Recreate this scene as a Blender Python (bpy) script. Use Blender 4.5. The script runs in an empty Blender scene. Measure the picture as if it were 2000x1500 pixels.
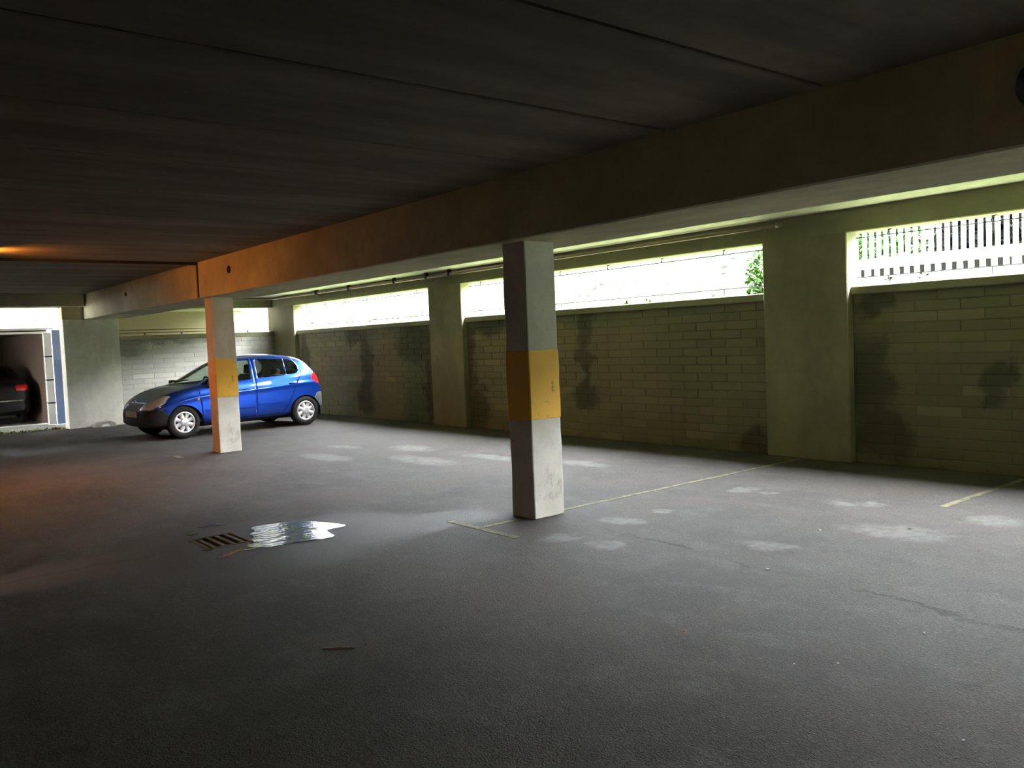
import bpy, bmesh, math, random
import numpy as np
from mathutils import Vector, Matrix
from mathutils.geometry import tessellate_polygon

random.seed(7)
S = bpy.context.scene
COL = S.collection

# ------------------------------------------------------------------ camera
FPX, YAW, PIT, ROL, CAMH = 1667.2, math.radians(38.989), math.radians(-3.028), math.radians(-2.419), 1.5
fw = Vector((-math.cos(YAW) * math.cos(PIT), math.sin(YAW) * math.cos(PIT), math.sin(PIT)))
rt = fw.cross(Vector((0, 0, 1))).normalized()
up = rt.cross(fw)
c_, s_ = math.cos(ROL), math.sin(ROL)
r2, u2 = c_ * rt + s_ * up, -s_ * rt + c_ * up
cd = bpy.data.cameras.new('camera')
cd.sensor_fit = 'HORIZONTAL'
cd.sensor_width = 36.0
cd.lens = FPX / 2000 * 36
cd.clip_start = 0.05
cam = bpy.data.objects.new('camera', cd)
cam.matrix_world = Matrix(((r2.x, u2.x, -fw.x, 0), (r2.y, u2.y, -fw.y, 0), (r2.z, u2.z, -fw.z, CAMH), (0, 0, 0, 1)))
COL.objects.link(cam)
S.camera = cam

# ------------------------------------------------------------------ sky, exposure
SKY = 34.0
w = bpy.data.worlds.new('overcast_sky')
S.world = w
w.use_nodes = True
bgn = w.node_tree.nodes['Background']
bgn.inputs[0].default_value = (0.93, 0.965, 1.0, 1)
_wt = w.node_tree
_tc = _wt.nodes.new('ShaderNodeTexCoord')
_sp = _wt.nodes.new('ShaderNodeSeparateXYZ')
_mr = _wt.nodes.new('ShaderNodeMapRange')          # overcast sky: three to four times brighter overhead than at the horizon
_mr.inputs[1].default_value, _mr.inputs[2].default_value = 0.0, 1.0
_mr.inputs[3].default_value, _mr.inputs[4].default_value = SKY * 0.55, SKY
_wt.links.new(_tc.outputs['Generated'], _sp.inputs[0])
_wt.links.new(_sp.outputs[2], _mr.inputs[0])
_wt.links.new(_mr.outputs[0], bgn.inputs[1])
# hazy sun behind thin cloud, high over the bank outside the windows
sl = bpy.data.lights.new('hazy_sun', 'SUN')
sl.energy = 4.0
sl.angle = math.radians(38)
sl.color = (1.0, 0.985, 0.97)
so_ = bpy.data.objects.new('hazy_sun', sl)
so_.rotation_euler = Vector((-0.18, -0.53, -0.83)).to_track_quat('-Z', 'Y').to_euler()
so_.location = (5, 30, 40)
COL.objects.link(so_)
S.view_settings.view_transform = 'Standard'
S.view_settings.look = 'None'
S.view_settings.gamma = 1
S.view_settings.use_curve_mapping = False
S.view_settings.exposure = 1.88
S.cycles.max_bounces = 8
S.cycles.diffuse_bounces = 5
S.cycles.glossy_bounces = 4
S.cycles.use_adaptive_sampling = True
S.cycles.adaptive_threshold = 0.02
S.cycles.transparent_max_bounces = 16
S.cycles.sample_clamp_indirect = 6.0
S.cycles.use_denoising = True
S.cycles.caustics_reflective = False
S.cycles.caustics_refractive = False

# ------------------------------------------------------------------ mesh helpers
class MB:
    def __init__(self):
        self.v = []
        self.f = []
    def add(self, vs, fs):
        n = len(self.v)
        self.v += [tuple(p) for p in vs]
        self.f += [tuple(i + n for i in q) for q in fs]
        return self
    def box(self, a, b):
        x0, y0, z0 = a
        x1, y1, z1 = b
        return self.add([(x0, y0, z0), (x1, y0, z0), (x1, y1, z0), (x0, y1, z0), (x0, y0, z1), (x1, y0, z1), (x1, y1, z1), (x0, y1, z1)],
                        [(0, 3, 2, 1), (4, 5, 6, 7), (0, 1, 5, 4), (1, 2, 6, 5), (2, 3, 7, 6), (3, 0, 4, 7)])
    def cbox(self, c, s):
        return self.box([c[i] - s[i] / 2 for i in range(3)], [c[i] + s[i] / 2 for i in range(3)])
    def tube(self, pts, r, n=8, cap=True):
        pts = [Vector(p) for p in pts]
        rings = []
        for i, p in enumerate(pts):
            a = pts[max(i - 1, 0)]
            b = pts[min(i + 1, len(pts) - 1)]
            t = (b - a).normalized()
            ref = Vector((0, 0, 1)) if abs(t.z) < 0.9 else Vector((1, 0, 0))
            u = t.cross(ref).normalized()
            v = t.cross(u)
            rr = r[i] if isinstance(r, (list, tuple)) else r
            rings.append([p + rr * (math.cos(2 * math.pi * k / n) * u + math.sin(2 * math.pi * k / n) * v) for k in range(n)])
        vs = [q for ring in rings for q in ring]
        fs = []
        for i in range(len(pts) - 1):
            for k in range(n):
                k2 = (k + 1) % n
                fs.append((i * n + k, (i + 1) * n + k, (i + 1) * n + k2, i * n + k2))
        if cap:
            fs.append(tuple(range(n)))
            fs.append(tuple(reversed([(len(pts) - 1) * n + k for k in range(n)])))
        return self.add(vs, fs)
    def lathe(self, prof, n=32, axis='z', c=(0, 0, 0), closed=False):
        vs = []
        for r, h in prof:
            for k in range(n):
                a = 2 * math.pi * k / n
                q = (r * math.cos(a), r * math.sin(a), h)
                if axis == 'y':
                    q = (q[0], q[2], q[1])
                elif axis == 'x':
                    q = (q[2], q[0], q[1])
                vs.append((q[0] + c[0], q[1] + c[1], q[2] + c[2]))
        fs = []
        m = len(prof)
        for i in range(m if closed else m - 1):
            j = (i + 1) % m
            for k in range(n):
                k2 = (k + 1) % n
                fs.append((i * n + k, i * n + k2, j * n + k2, j * n + k))
        return self.add(vs, fs)
    def prism(self, poly, fmap, d0, d1):
        """poly: 2D outline; fmap(a, b, d) -> 3D"""
        n = len(poly)
        vs = [fmap(a, b, d0) for a, b in poly] + [fmap(a, b, d1) for a, b in poly]
        tri = tessellate_polygon([[Vector((a, b, 0)) for a, b in poly]])
        fs = [tuple(t) for t in tri] + [tuple(i + n for i in reversed(t)) for t in tri]
        fs += [(i, (i + 1) % n, (i + 1) % n + n, i + n) for i in range(n)]
        return self.add(vs, fs)
    def mesh(self, name):
        me = bpy.data.meshes.new(name)
        me.from_pydata(self.v, [], self.f)
        bm = bmesh.new()
        bm.from_mesh(me)
        bmesh.ops.recalc_face_normals(bm, faces=bm.faces)
        bm.to_mesh(me)
        bm.free()
        return me

def link(name, me, mat=None, parent=None, smooth=False, bevel=0.0, seg=1):
    o = bpy.data.objects.new(name, me)
    COL.objects.link(o)
    if mat is not None and not me.materials:
        me.materials.append(mat)
    if parent is not None:
        o.parent = parent
    if smooth:
        for p in me.polygons:
            p.use_smooth = True
    if bevel > 0:
        m = o.modifiers.new('bevel', 'BEVEL')
        m.width = bevel
        m.segments = seg
        m.limit_method = 'ANGLE'
    return o

def build(name, mb, mat=None, parent=None, smooth=False, bevel=0.0, seg=1):
    return link(name, mb.mesh(name), mat, parent, smooth, bevel, seg)

def empty(name, loc=(0, 0, 0), rz=0.0):
    o = bpy.data.objects.new(name, None)
    o.location = loc
    o.rotation_euler = (0, 0, rz)
    o.empty_display_size = 0.1
    COL.objects.link(o)
    return o

def tag(o, label=None, cat=None, group=None, kind=None):
    if label: o['label'] = label
    if cat: o['category'] = cat
    if group: o['group'] = group
    if kind: o['kind'] = kind
    return o

# ------------------------------------------------------------------ material helpers
class NT:
    def __init__(self, name):
        self.m = bpy.data.materials.new(name)
        self.m.use_nodes = True
        self.t = self.m.node_tree
        self.b = self.t.nodes['Principled BSDF']
        self.out = self.t.nodes['Material Output']
    def node(self, typ, **kw):
        n = self.t.nodes.new(typ)
        for k, v in kw.items():
            setattr(n, k, v)
        return n
    def put(self, sock, v):
        if isinstance(v, bpy.types.NodeSocket):
            self.t.links.new(v, sock)
        elif v is not None:
            if isinstance(v, (tuple, list)) and len(v) == 3 and sock.type == 'RGBA':
                v = (*v, 1)
            sock.default_value = v
    def math(self, op, a, b=None, c=None, clamp=False):
        n = self.node('ShaderNodeMath', operation=op, use_clamp=clamp)
        self.put(n.inputs[0], a)
        if b is not None: self.put(n.inputs[1], b)
        if c is not None: self.put(n.inputs[2], c)
        return n.outputs[0]
    def pos(self):
        g = self.node('ShaderNodeNewGeometry')
        return g.outputs['Position']
    def objco(self):
        return self.node('ShaderNodeTexCoord').outputs['Object']
    def sep(self, v):
        n = self.node('ShaderNodeSeparateXYZ')
        self.put(n.inputs[0], v)
        return n.outputs
    def scale(self, v, s):
        n = self.node('ShaderNodeVectorMath', operation='MULTIPLY')
        self.put(n.inputs[0], v)
        n.inputs[1].default_value = s
        return n.outputs[0]
    def noise(self, v, sc, detail=4, rough=0.55):
        n = self.node('ShaderNodeTexNoise')
        self.put(n.inputs['Vector'], v)
        n.inputs['Scale'].default_value = sc
        n.inputs['Detail'].default_value = detail
        n.inputs['Roughness'].default_value = rough
        return n.outputs['Fac']
    def voro(self, v, sc, feature='F1'):
        n = self.node('ShaderNodeTexVoronoi', feature=feature)
        self.put(n.inputs['Vector'], v)
        n.inputs['Scale'].default_value = sc
        return n.outputs['Distance']
    def ramp(self, x, a, b, lo=0.0, hi=1.0):
        n = self.node('ShaderNodeMapRange', interpolation_type='SMOOTHSTEP')
        self.put(n.inputs[0], x)
        n.inputs[1].default_value = a
        n.inputs[2].default_value = b
        n.inputs[3].default_value = lo
        n.inputs[4].default_value = hi
        return n.outputs[0]
    def mix(self, f, a, b):
        n = self.node('ShaderNodeMix', data_type='RGBA')
        self.put(n.inputs[0], f)
        self.put(n.inputs[6], a)
        self.put(n.inputs[7], b)
        return n.outputs[2]
    def ell(self, x, y, cx, cy, rx, ry, soft=0.5):
        """1 inside an ellipse, 0 outside, with a soft rim"""
        dx = self.math('DIVIDE', self.math('SUBTRACT', x, cx), rx)
        dy = self.math('DIVIDE', self.math('SUBTRACT', y, cy), ry)
        d = self.math('ADD', self.math('MULTIPLY', dx, dx), self.math('MULTIPLY', dy, dy))
        return self.ramp(d, 1.0 + soft, 1.0 - soft)
    def union(self, ms):
        r = ms[0]
        for m in ms[1:]:
            r = self.math('MAXIMUM', r, m)
        return r
    def bump(self, h, st=0.3, dist=0.01):
        n = self.node('ShaderNodeBump')
        n.inputs['Strength'].default_value = st
        n.inputs['Distance'].default_value = dist
        self.put(n.inputs['Height'], h)
        self.put(self.b.inputs['Normal'], n.outputs[0])
    def fin(self, col=None, rough=None, metal=None, spec=None):
        if col is not None: self.put(self.b.inputs['Base Color'], col)
        if rough is not None: self.put(self.b.inputs['Roughness'], rough)
        if metal is not None: self.put(self.b.inputs['Metallic'], metal)
        if spec is not None: self.put(self.b.inputs['Specular IOR Level'], spec)
        return self.m

def simple(name, col, rough=0.6, metal=0.0, spec=0.5, var=0.12, nsc=6.0, bump=0.0):
    t = NT(name)
    n = t.noise(t.objco(), nsc, 5)
    a = tuple(c * (1 - var) for c in col)
    b = tuple(min(1, c * (1 + var)) for c in col)
    m = t.fin(t.mix(n, a, b), rough, metal, spec)
    if bump:
        t.bump(t.noise(t.objco(), nsc * 6, 4), bump, 0.004)
    return m

def concrete(name, col, stain=0.45, grain=(1, 1, 1)):
    t = NT(name)
    p = t.pos()
    n1 = t.noise(t.scale(p, grain), 1.1, 6, 0.6)
    n2 = t.noise(p, 9, 5)
    dark = tuple(c * (1 - stain) for c in col)
    light = tuple(min(1, c * 1.15) for c in col)
    c1 = t.mix(t.ramp(n1, 0.3, 0.72), dark, light)
    c2 = t.mix(t.ramp(n2, 0.35, 0.7, 0, 0.25), c1, tuple(c * 0.6 for c in col))
    t.bump(t.noise(p, 45, 5), 0.25, 0.004)
    return t.fin(c2, 0.85, 0, 0.2)

M = {}
# --- asphalt
t = NT('asphalt')
p = t.pos()
X, Y, Z = t.sep(p)
big = t.noise(p, 0.55, 6, 0.6)
mid = t.noise(t.scale(p, (1, 1.6, 1)), 2.3, 6, 0.62)
fine = t.noise(p, 70, 3, 0.7)
agg = t.voro(p, 130)
base = t.mix(t.ramp(big, 0.3, 0.7), (0.060, 0.055, 0.051), (0.103, 0.098, 0.094))
base = t.mix(t.ramp(mid, 0.48, 0.75, 0, 0.5), base, (0.145, 0.142, 0.14))
tint = t.noise(p, 1.1, 3)
base = t.mix(t.ramp(tint, .45, .7, 0, .6), base, (0.095, 0.080, 0.070))
blot = t.noise(t.scale(p, (1.5, 1, 1)), 5.5, 4, .6)
base = t.mix(t.ramp(blot, .52, .75, 0, .5), base, (0.045, 0.043, 0.041))
base = t.mix(t.ramp(fine, 0.40, 0.66, 0, 0.68), base, (0.036, 0.034, 0.033))
coarse = t.noise(p, 24, 3, 0.7)
base = t.mix(t.ramp(coarse, 0.52, 0.74, 0, 0.35), base, (0.15, 0.146, 0.142))
spk = t.ramp(agg, 0.16, 0.08)
spk = t.math('MULTIPLY', spk, t.ramp(t.noise(p, 33, 2), 0.56, 0.66))
base = t.mix(t.math('MULTIPLY', spk, 0.6), base, (0.42, 0.40, 0.38))
wob = t.math('MULTIPLY', t.math('SUBTRACT', t.noise(p, 4.0, 5), 0.5), 0.40)
xw = t.math('ADD', X, wob)
yw = t.math('ADD', Y, wob)
pale = [(-4.82, 6.64, .13, .13), (-4.57, 6.60, .06, .07), (-3.82, 6.60, .13, .09), (-3.60, 6.75, .09, .12), (-3.46, 4.98, .16, .10),
        (-4.73, 4.21, .13, .13), (-4.76, 4.93, .14, .10), (-2.66, 6.68, .18, .16), (-10.57, 5.28, .5, .18), (-9.2, 5.9, .6, .2),
        (-8.6, 6.6, .5, .14), (-4.3, 4.27, .15, .09), (-4.77, 5.40, .08, .10), (-10.4, 6.5, .4, .2), (-7.3, 6.9, .4, .14), (-3.0, 5.9, .3, .2), (-11.4, 6.0, .3, .12)]
pm = t.union([t.ell(xw, yw, a + .0, b, c * 1.05, d * 1.05, .95) for a, b, c, d in pale])
pm = t.math('MULTIPLY', pm, t.ramp(t.noise(p, 12, 4), .3, .6, .35, 1))
base = t.mix(t.math('MULTIPLY', pm, 0.42), base, (0.25, 0.246, 0.242))
# damp dark ground round the drain, and old damp under the car bay
dm = t.union([t.ell(xw, yw, -6.35, 2.45, 1.05, .95, .6), t.ell(xw, yw, -6.3, 3.3, .7, .6, .6), t.ell(xw, yw, -5.95, 3.9, .35, .6, .7), t.ell(xw, yw, -6.6, 1.2, .35, 1.0, .6)])
base = t.mix(t.math('MULTIPLY', dm, 0.72), base, (0.022, 0.021, 0.020))
# long crack in the surfacing beside the beam line
cn = t.math('MULTIPLY', t.math('SUBTRACT', t.noise(p, 3.0, 7, 0.7), 0.5), 0.5)
cd_ = t.math('ABSOLUTE', t.math('SUBTRACT', t.math('ADD', Y, cn), t.math('MULTIPLY_ADD', X, -0.09, 4.22)))
ck = t.math('MULTIPLY', t.ramp(cd_, 0.035, 0.005), t.ramp(t.noise(p, 1.6, 3), 0.42, 0.58))
ck = t.math('MULTIPLY', ck, t.ramp(X, -5.2, -3.9))
cd2 = t.math('ABSOLUTE', t.math('SUBTRACT', t.math('ADD', X, cn), -6.6))
ck2 = t.math('MULTIPLY', t.ramp(cd2, 0.05, 0.01), t.ramp(Y, 2.1, 1.7))
ck = t.math('MAXIMUM', ck, t.math('MULTIPLY', ck2, .6))
base = t.mix(t.math('MULTIPLY', ck, 0.7), base, (0.02, 0.019, 0.018))
h = t.math('ADD', t.math('MULTIPLY', fine, 0.6), t.math('MULTIPLY', agg, 0.6))
h = t.math('SUBTRACT', h, t.math('MULTIPLY', ck, 1.0))
t.bump(h, 0.5, 0.006)
M['asphalt'] = t.fin(base, t.ramp(dm, 0, 1, 0.82, 0.6), 0, 0.22)

# --- blockwork: damp patches on the long wall, plain dark ellipses on the end wall
RIGHT_STAINS = [(-15.45, 1.1, .22, .85), (-15.55, .35, .35, .35), (-15.9, 1.72, .4, .18), (-13.55, 1.5, .7, .38), (-13.1, .9, .22, 1.0),
                (-11.85, 1.15, .16, .7), (-11.7, .35, .35, .35), (-11.35, 1.72, .45, .16), (-9.02, 1.6, .17, .3), (-9.02, 1.22, .26, .12), (-9.02, .62, .28, .2), (-9.0, 1.0, .1, .5),
                (-4.66, .85, .25, .5), (-4.5, .3, .35, .35), (-4.6, 1.7, .18, .14), (-6.1, .12, .22, .2), (-3.42, .86, .15, .2), (-18.3, 1.0, .2, .9)]
END_DARKS = [(8.45, 1.5, .5, .6), (8.6, .9, .25, .7), (5.7, 1.78, .9, .10), (5.25, 1.6, .3, .18)]  # soft dark ellipses by the corner pilaster and under the sill
def blockmat(name, col, dark_spots, ax, isl=False):
    t = NT(name)
    p = t.pos()
    q = t.sep(p)
    a, z = q[ax], q[2]
    rnd = t.node('ShaderNodeNewGeometry').outputs['Random Per Island'] if isl else t.node('ShaderNodeObjectInfo').outputs['Random']
    n1 = t.noise(p, 1.3, 5)
    lo, hi = tuple(c * 0.88 for c in col), tuple(c * 1.10 for c in col)
    c = t.mix(rnd, lo, hi)
    c = t.mix(t.ramp(n1, 0.3, 0.7, 0, 0.45), c, tuple(v * 0.75 for v in col))
    c = t.mix(t.ramp(rnd, 0.95, 0.97), c, tuple(min(1, v * 1.15) for v in col))
    wob = t.math('MULTIPLY', t.math('SUBTRACT', t.noise(p, 2.6, 6, .65), .5), .7)
    aw, zw = t.math('ADD', a, wob), t.math('ADD', z, t.math('MULTIPLY', wob, .7))
    m = t.union([t.ell(aw, zw, *s, .6 if ax == 0 else .95) for s in dark_spots])
    c = t.mix(t.math('MULTIPLY', m, 0.62 if ax == 0 else 0.5), c, (0.040, 0.043, 0.032))
    t.bump(t.noise(p, 60, 4), 0.4, 0.004)
    return t.fin(c, 0.9, 0, 0.15)
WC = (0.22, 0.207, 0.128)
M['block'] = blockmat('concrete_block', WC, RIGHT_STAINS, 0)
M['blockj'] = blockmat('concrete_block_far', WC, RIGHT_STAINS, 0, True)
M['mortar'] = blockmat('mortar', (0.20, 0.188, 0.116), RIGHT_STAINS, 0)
M['eblock'] = blockmat('end_block', (0.58, 0.565, 0.50), END_DARKS, 1)
M['emortar'] = blockmat('end_mortar', (0.48, 0.47, 0.41), END_DARKS, 1)
M['pilaster'] = concrete('cast_concrete', (0.27, 0.252, 0.158), .3, (1, 1, .5))
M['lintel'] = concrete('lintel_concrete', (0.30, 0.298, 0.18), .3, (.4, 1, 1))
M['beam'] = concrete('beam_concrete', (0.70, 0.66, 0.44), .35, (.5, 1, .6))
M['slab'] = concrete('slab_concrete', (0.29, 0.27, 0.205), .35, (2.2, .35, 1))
M['outslab'] = concrete('pale_slab', (0.58, 0.58, 0.48), .15)  # outer bay slab, paler than the inner planks
M['joint'] = simple('joint_seal', (0.02, 0.018, 0.015), .9)
M['plain'] = concrete('plain_concrete', (0.36, 0.335, 0.28), .3)

# ------------------------------------------------------------------ structure
XE, XN, YL, YW = -19.7, 4.6, -5.0, 8.7           # end wall, near wall, left wall, block wall face
YP, YO = 8.6, 8.86                                # pilaster face, outer wall face
ZC, ZB, ZO = 2.81, 2.29, 2.73                     # ceiling, beam underside, outer bay ceiling
SILL, HEAD, SB = 1.91, 2.48, 1.815
BY0, BY1 = 4.40, 5.20
GX0, GX1, GY0, GY1 = -6.93, -6.47, 2.20, 2.56     # drain pit

fl = MB()
F0, F1, G0, G1 = XE - .25, XN + .2, YL - .2, YO
for a, b, c, d in ((F0, GX0, G0, G1), (GX1, F1, G0, G1), (GX0, GX1, G0, GY0), (GX0, GX1, GY1, G1)):
    fl.box((a, c, -.25), (b, d, 0))
floor = build('floor', fl, M['asphalt'])
tag(floor, 'dark worn asphalt floor of the car park', kind='structure')
pit = MB()
pit.box((GX0 - .02, GY0 - .02, -.4), (GX1 + .02, GY1 + .02, -.25))
build('drain_pit', pit, M['joint'], floor)

# ceiling: precast planks running across the bays
ceil_ = empty('ceiling', (0, 0, ZC))
tag(ceil_, 'dark precast concrete plank ceiling', kind='structure')
edges = [XE - .3, -17.46, -16.26, -15.06, -13.86, -12.66, -11.0, -9.8, -8.55, -7.25, -6.02, -4.9, -3.71, -2.59, -1.4, -.2, 1.0, 2.2, 3.4, XN + .2]
big_gap = {-12.66: .05, -3.71: .035, -2.59: .035, -6.02: .014}
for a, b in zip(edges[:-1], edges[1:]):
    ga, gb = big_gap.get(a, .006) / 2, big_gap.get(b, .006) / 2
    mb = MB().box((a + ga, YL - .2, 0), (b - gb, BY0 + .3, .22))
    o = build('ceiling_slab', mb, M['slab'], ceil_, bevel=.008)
build('joint_strip', MB().box((-12.70, YL, -.035), (-12.62, BY0, .02)), M['joint'], ceil_, bevel=.006)
mb = MB().box((XE - .3, YL - .2, .2), (XN + .2, BY1, .45))
build('roof_deck', mb, M['joint'], ceil_)
build('yard_shade_slab', MB().box((XE - 3.4, YL - .2, .0), (XE - .3, YO, .45)), M['slab'], ceil_)  # added slab out of view, shades the yard and carport
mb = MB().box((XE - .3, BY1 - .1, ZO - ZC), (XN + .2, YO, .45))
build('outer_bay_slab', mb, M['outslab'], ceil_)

# main beam over the columns
beam = empty('ceiling_beam', (0, BY0, ZB))
tag(beam, 'deep concrete beam carried by the yellow banded columns', kind='structure')
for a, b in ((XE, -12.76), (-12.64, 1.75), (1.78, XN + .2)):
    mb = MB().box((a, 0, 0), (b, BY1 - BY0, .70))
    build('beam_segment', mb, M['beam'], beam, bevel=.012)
build('joint_filler', MB().box((-12.78, .025, .02), (-12.62, BY1 - BY0 - .025, .65)), M['joint'], beam)
for x, z, r in ((-11.42, 2.60, .05), (-16.42, 2.60, .035)):
    so = build('lifting_socket', MB().lathe([(r, 0), (r, -.012), (r * .75, -.012), (r * .7, -.004), (0.001, -.004)], 20, 'y', (x, -.001, z - ZB)), M['joint'], beam, True)

# --- right wall
wr = empty('wall_right', (0, YW, 0))
tag(wr, 'blockwork wall with high strip windows and concrete piers', kind='structure')
PIL = [(-20.0, -18.56), (-12.93, -11.92), (-5.90, -4.85), (1.30, 2.35)]
BAYS = [(-18.56, -12.93), (-11.92, -5.90), (-4.85, 1.30), (2.35, XN + .2)]
def yv(y): return y - YW
for a, b in PIL:
    build('pilaster', MB().box((a, yv(YP), 0), (b, yv(YO), HEAD + .02)), M['pilaster'], wr, bevel=.01)
build('lintel', MB().box((XE - .3, yv(YP), HEAD), (XN + .2, yv(YO), ZO + .05)), M['lintel'], wr, bevel=.01)
CH, BL = 0.107, 0.45
NC = 17
bm_h, bm_l = CH - .008, BL - .012
shared = {}
def block_mesh(L):
    k = round(L, 3)
    if k not in shared:
        mb = MB()
        e = .004
        x0, x1, z0, z1 = -L / 2, L / 2, -bm_h / 2, bm_h / 2
        mb.add([(x0, .05, z0), (x1, .05, z0), (x1, .05, z1), (x0, .05, z1), (x0, .004, z0), (x1, .004, z0), (x1, .004, z1), (x0, .004, z1),
                (x0 + e, 0, z0 + e), (x1 - e, 0, z0 + e), (x1 - e, 0, z1 - e), (x0 + e, 0, z1 - e)],
               [(0, 1, 5, 4), (1, 2, 6, 5), (2, 3, 7, 6), (3, 0, 4, 7), (4, 5, 9, 8), (5, 6, 10, 9), (6, 7, 11, 10), (7, 4, 8, 11), (8, 9, 10, 11)])
        shared[k] = mb
    return shared[k]
blocks = []
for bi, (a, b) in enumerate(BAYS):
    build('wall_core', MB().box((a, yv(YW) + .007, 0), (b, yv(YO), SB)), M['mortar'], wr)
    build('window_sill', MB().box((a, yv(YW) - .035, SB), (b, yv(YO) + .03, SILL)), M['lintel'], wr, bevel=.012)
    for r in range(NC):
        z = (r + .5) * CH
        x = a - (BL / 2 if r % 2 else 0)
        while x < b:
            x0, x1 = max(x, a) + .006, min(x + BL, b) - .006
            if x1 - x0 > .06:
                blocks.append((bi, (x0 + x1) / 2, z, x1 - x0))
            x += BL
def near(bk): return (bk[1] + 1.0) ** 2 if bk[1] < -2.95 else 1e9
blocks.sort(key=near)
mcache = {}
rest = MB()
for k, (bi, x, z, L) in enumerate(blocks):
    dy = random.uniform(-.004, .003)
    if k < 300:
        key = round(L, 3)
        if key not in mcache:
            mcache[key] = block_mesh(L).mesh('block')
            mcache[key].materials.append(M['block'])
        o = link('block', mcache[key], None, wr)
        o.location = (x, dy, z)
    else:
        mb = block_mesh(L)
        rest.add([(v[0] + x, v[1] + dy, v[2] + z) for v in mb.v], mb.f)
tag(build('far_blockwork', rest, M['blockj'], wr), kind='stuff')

# --- end wall (behind the car) with pier, window and the way out
we = empty('wall_end', (XE, 0, 0))
tag(we, 'pale blockwork end wall behind the blue car', kind='structure')
PY0, PY1 = 3.99, 5.08
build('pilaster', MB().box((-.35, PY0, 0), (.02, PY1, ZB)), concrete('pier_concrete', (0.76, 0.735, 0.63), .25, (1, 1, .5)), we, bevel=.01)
build('wall_core', MB().box((-.35, PY1, 0), (-.007, YO, SB)), M['emortar'], we)
build('window_sill', MB().box((-.37, PY1, SB), (.03, YO, SILL + .01)), M['lintel'], we, bevel=.012)
build('lintel', MB().box((-.35, PY1, 2.50), (.0, YO, ZC + .1)), M['lintel'], we)
build('lintel', MB().box((-.35, YL, 2.55), (.25, BY0 - .02, ZC + .05)), M['beam'], we, bevel=.01)
build('pier_head', MB().box((-.35, PY0, ZB), (-.0, PY1, ZC + .1)), M['beam'], we)
build('wall_core', MB().box((-.35, YL - .2, 0), (0, .6, 2.56)), M['plain'], we)
for r in range(NC):
    z = (r + .5) * CH
    y = PY1 - (BL / 2 if r % 2 else 0)
    while y < YP:
        y0, y1 = max(y, PY1) + .006, min(y + BL, YP) - .006
        if y1 - y0 > .06:
            L = y1 - y0
            key = ('e', round(L, 3))
            if key not in mcache:
                mcache[key] = block_mesh(L).mesh('block')
                mcache[key].materials.append(M['eblock'])
            o = link('block', mcache[key], None, we)
            o.rotation_euler = (0, 0, math.pi / 2)
            o.location = (random.uniform(-.004, .003), (y0 + y1) / 2, z)
        y += BL
wl = build('wall_left', MB().box((XE - .35, YL - .2, 0), (XN + .2, YL, ZC + .05)), M['plain'])
tag(wl, 'inner concrete wall of the car park', kind='structure')
wn = build('wall_near', MB().box((XN, YL, 0), (XN + .2, YO, ZC + .05)), M['plain'])
tag(wn, 'concrete wall behind the viewer', kind='structure')

# ------------------------------------------------------------------ columns
def column_mat():
    t = NT('painted_column')
    p = t.objco()
    x, y, z = t.sep(p)
    n = t.noise(p, 5, 6)
    white = t.mix(t.ramp(n, .35, .75), (0.60, 0.575, 0.50), (0.72, 0.70, 0.63))
    wob = t.math('MULTIPLY', t.math('SUBTRACT', t.noise(p, 22, 4), .5), .16)
    yw, zw = t.math('ADD', y, wob), t.math('ADD', z, wob)
    face = t.ramp(x, .10, .14)
    sc = t.union([t.ell(yw, zw, .00, .30, .05, .12, .95), t.ell(yw, zw, .03, .18, .07, .05, .95), t.ell(yw, zw, .12, .25, .03, .07, .95)])
    sc = t.math('MULTIPLY', t.math('MULTIPLY', sc, face), t.ramp(t.noise(p, 30, 4), .35, .65, .08, .42))
    c = t.mix(sc, white, (0.22, 0.18, 0.15))
    chips = t.ramp(t.noise(p, 34, 2), .70, .76)
    c = t.mix(t.math('MULTIPLY', chips, .6), c, (0.2, 0.18, 0.15))
    t.bump(t.noise(p, 40, 4), .3, .004)
    return t.fin(c, .7, 0, .3)
def band_mat():
    t = NT('yellow_band_paint')
    p = t.objco()
    x, y, z = t.sep(p)
    n = t.noise(p, 6, 5)
    c = t.mix(n, (0.84, 0.44, 0.04), (0.97, 0.58, 0.065))
    wob = t.math('MULTIPLY', t.math('SUBTRACT', t.noise(p, 60, 3), .5), .03)
    yw, zw = t.math('ADD', y, wob), t.math('ADD', z, wob)
    face = t.ramp(x, .10, .14)
    mk = t.union([t.ell(yw, zw, .085, 1.12, .012, .016, .5), t.ell(yw, zw, .085, 1.085, .012, .014, .5), t.ell(yw, zw, .085, 1.055, .014, .014, .5), t.ell(yw, zw, .02, .965, .02, .006, .5)])
    c = t.mix(t.math('MULTIPLY', t.math('MULTIPLY', mk, face), .6), c, (0.2, 0.14, 0.05))
    chips = t.ramp(t.noise(p, 30, 2), .70, .75)
    c = t.mix(t.math('MULTIPLY', chips, .4), c, (0.35, 0.22, 0.06))
    t.bump(t.noise(p, 40, 4), .3, .004)
    return t.fin(c, .55, 0, .4)
M['column'] = column_mat()
M['band'] = band_mat()
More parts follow.
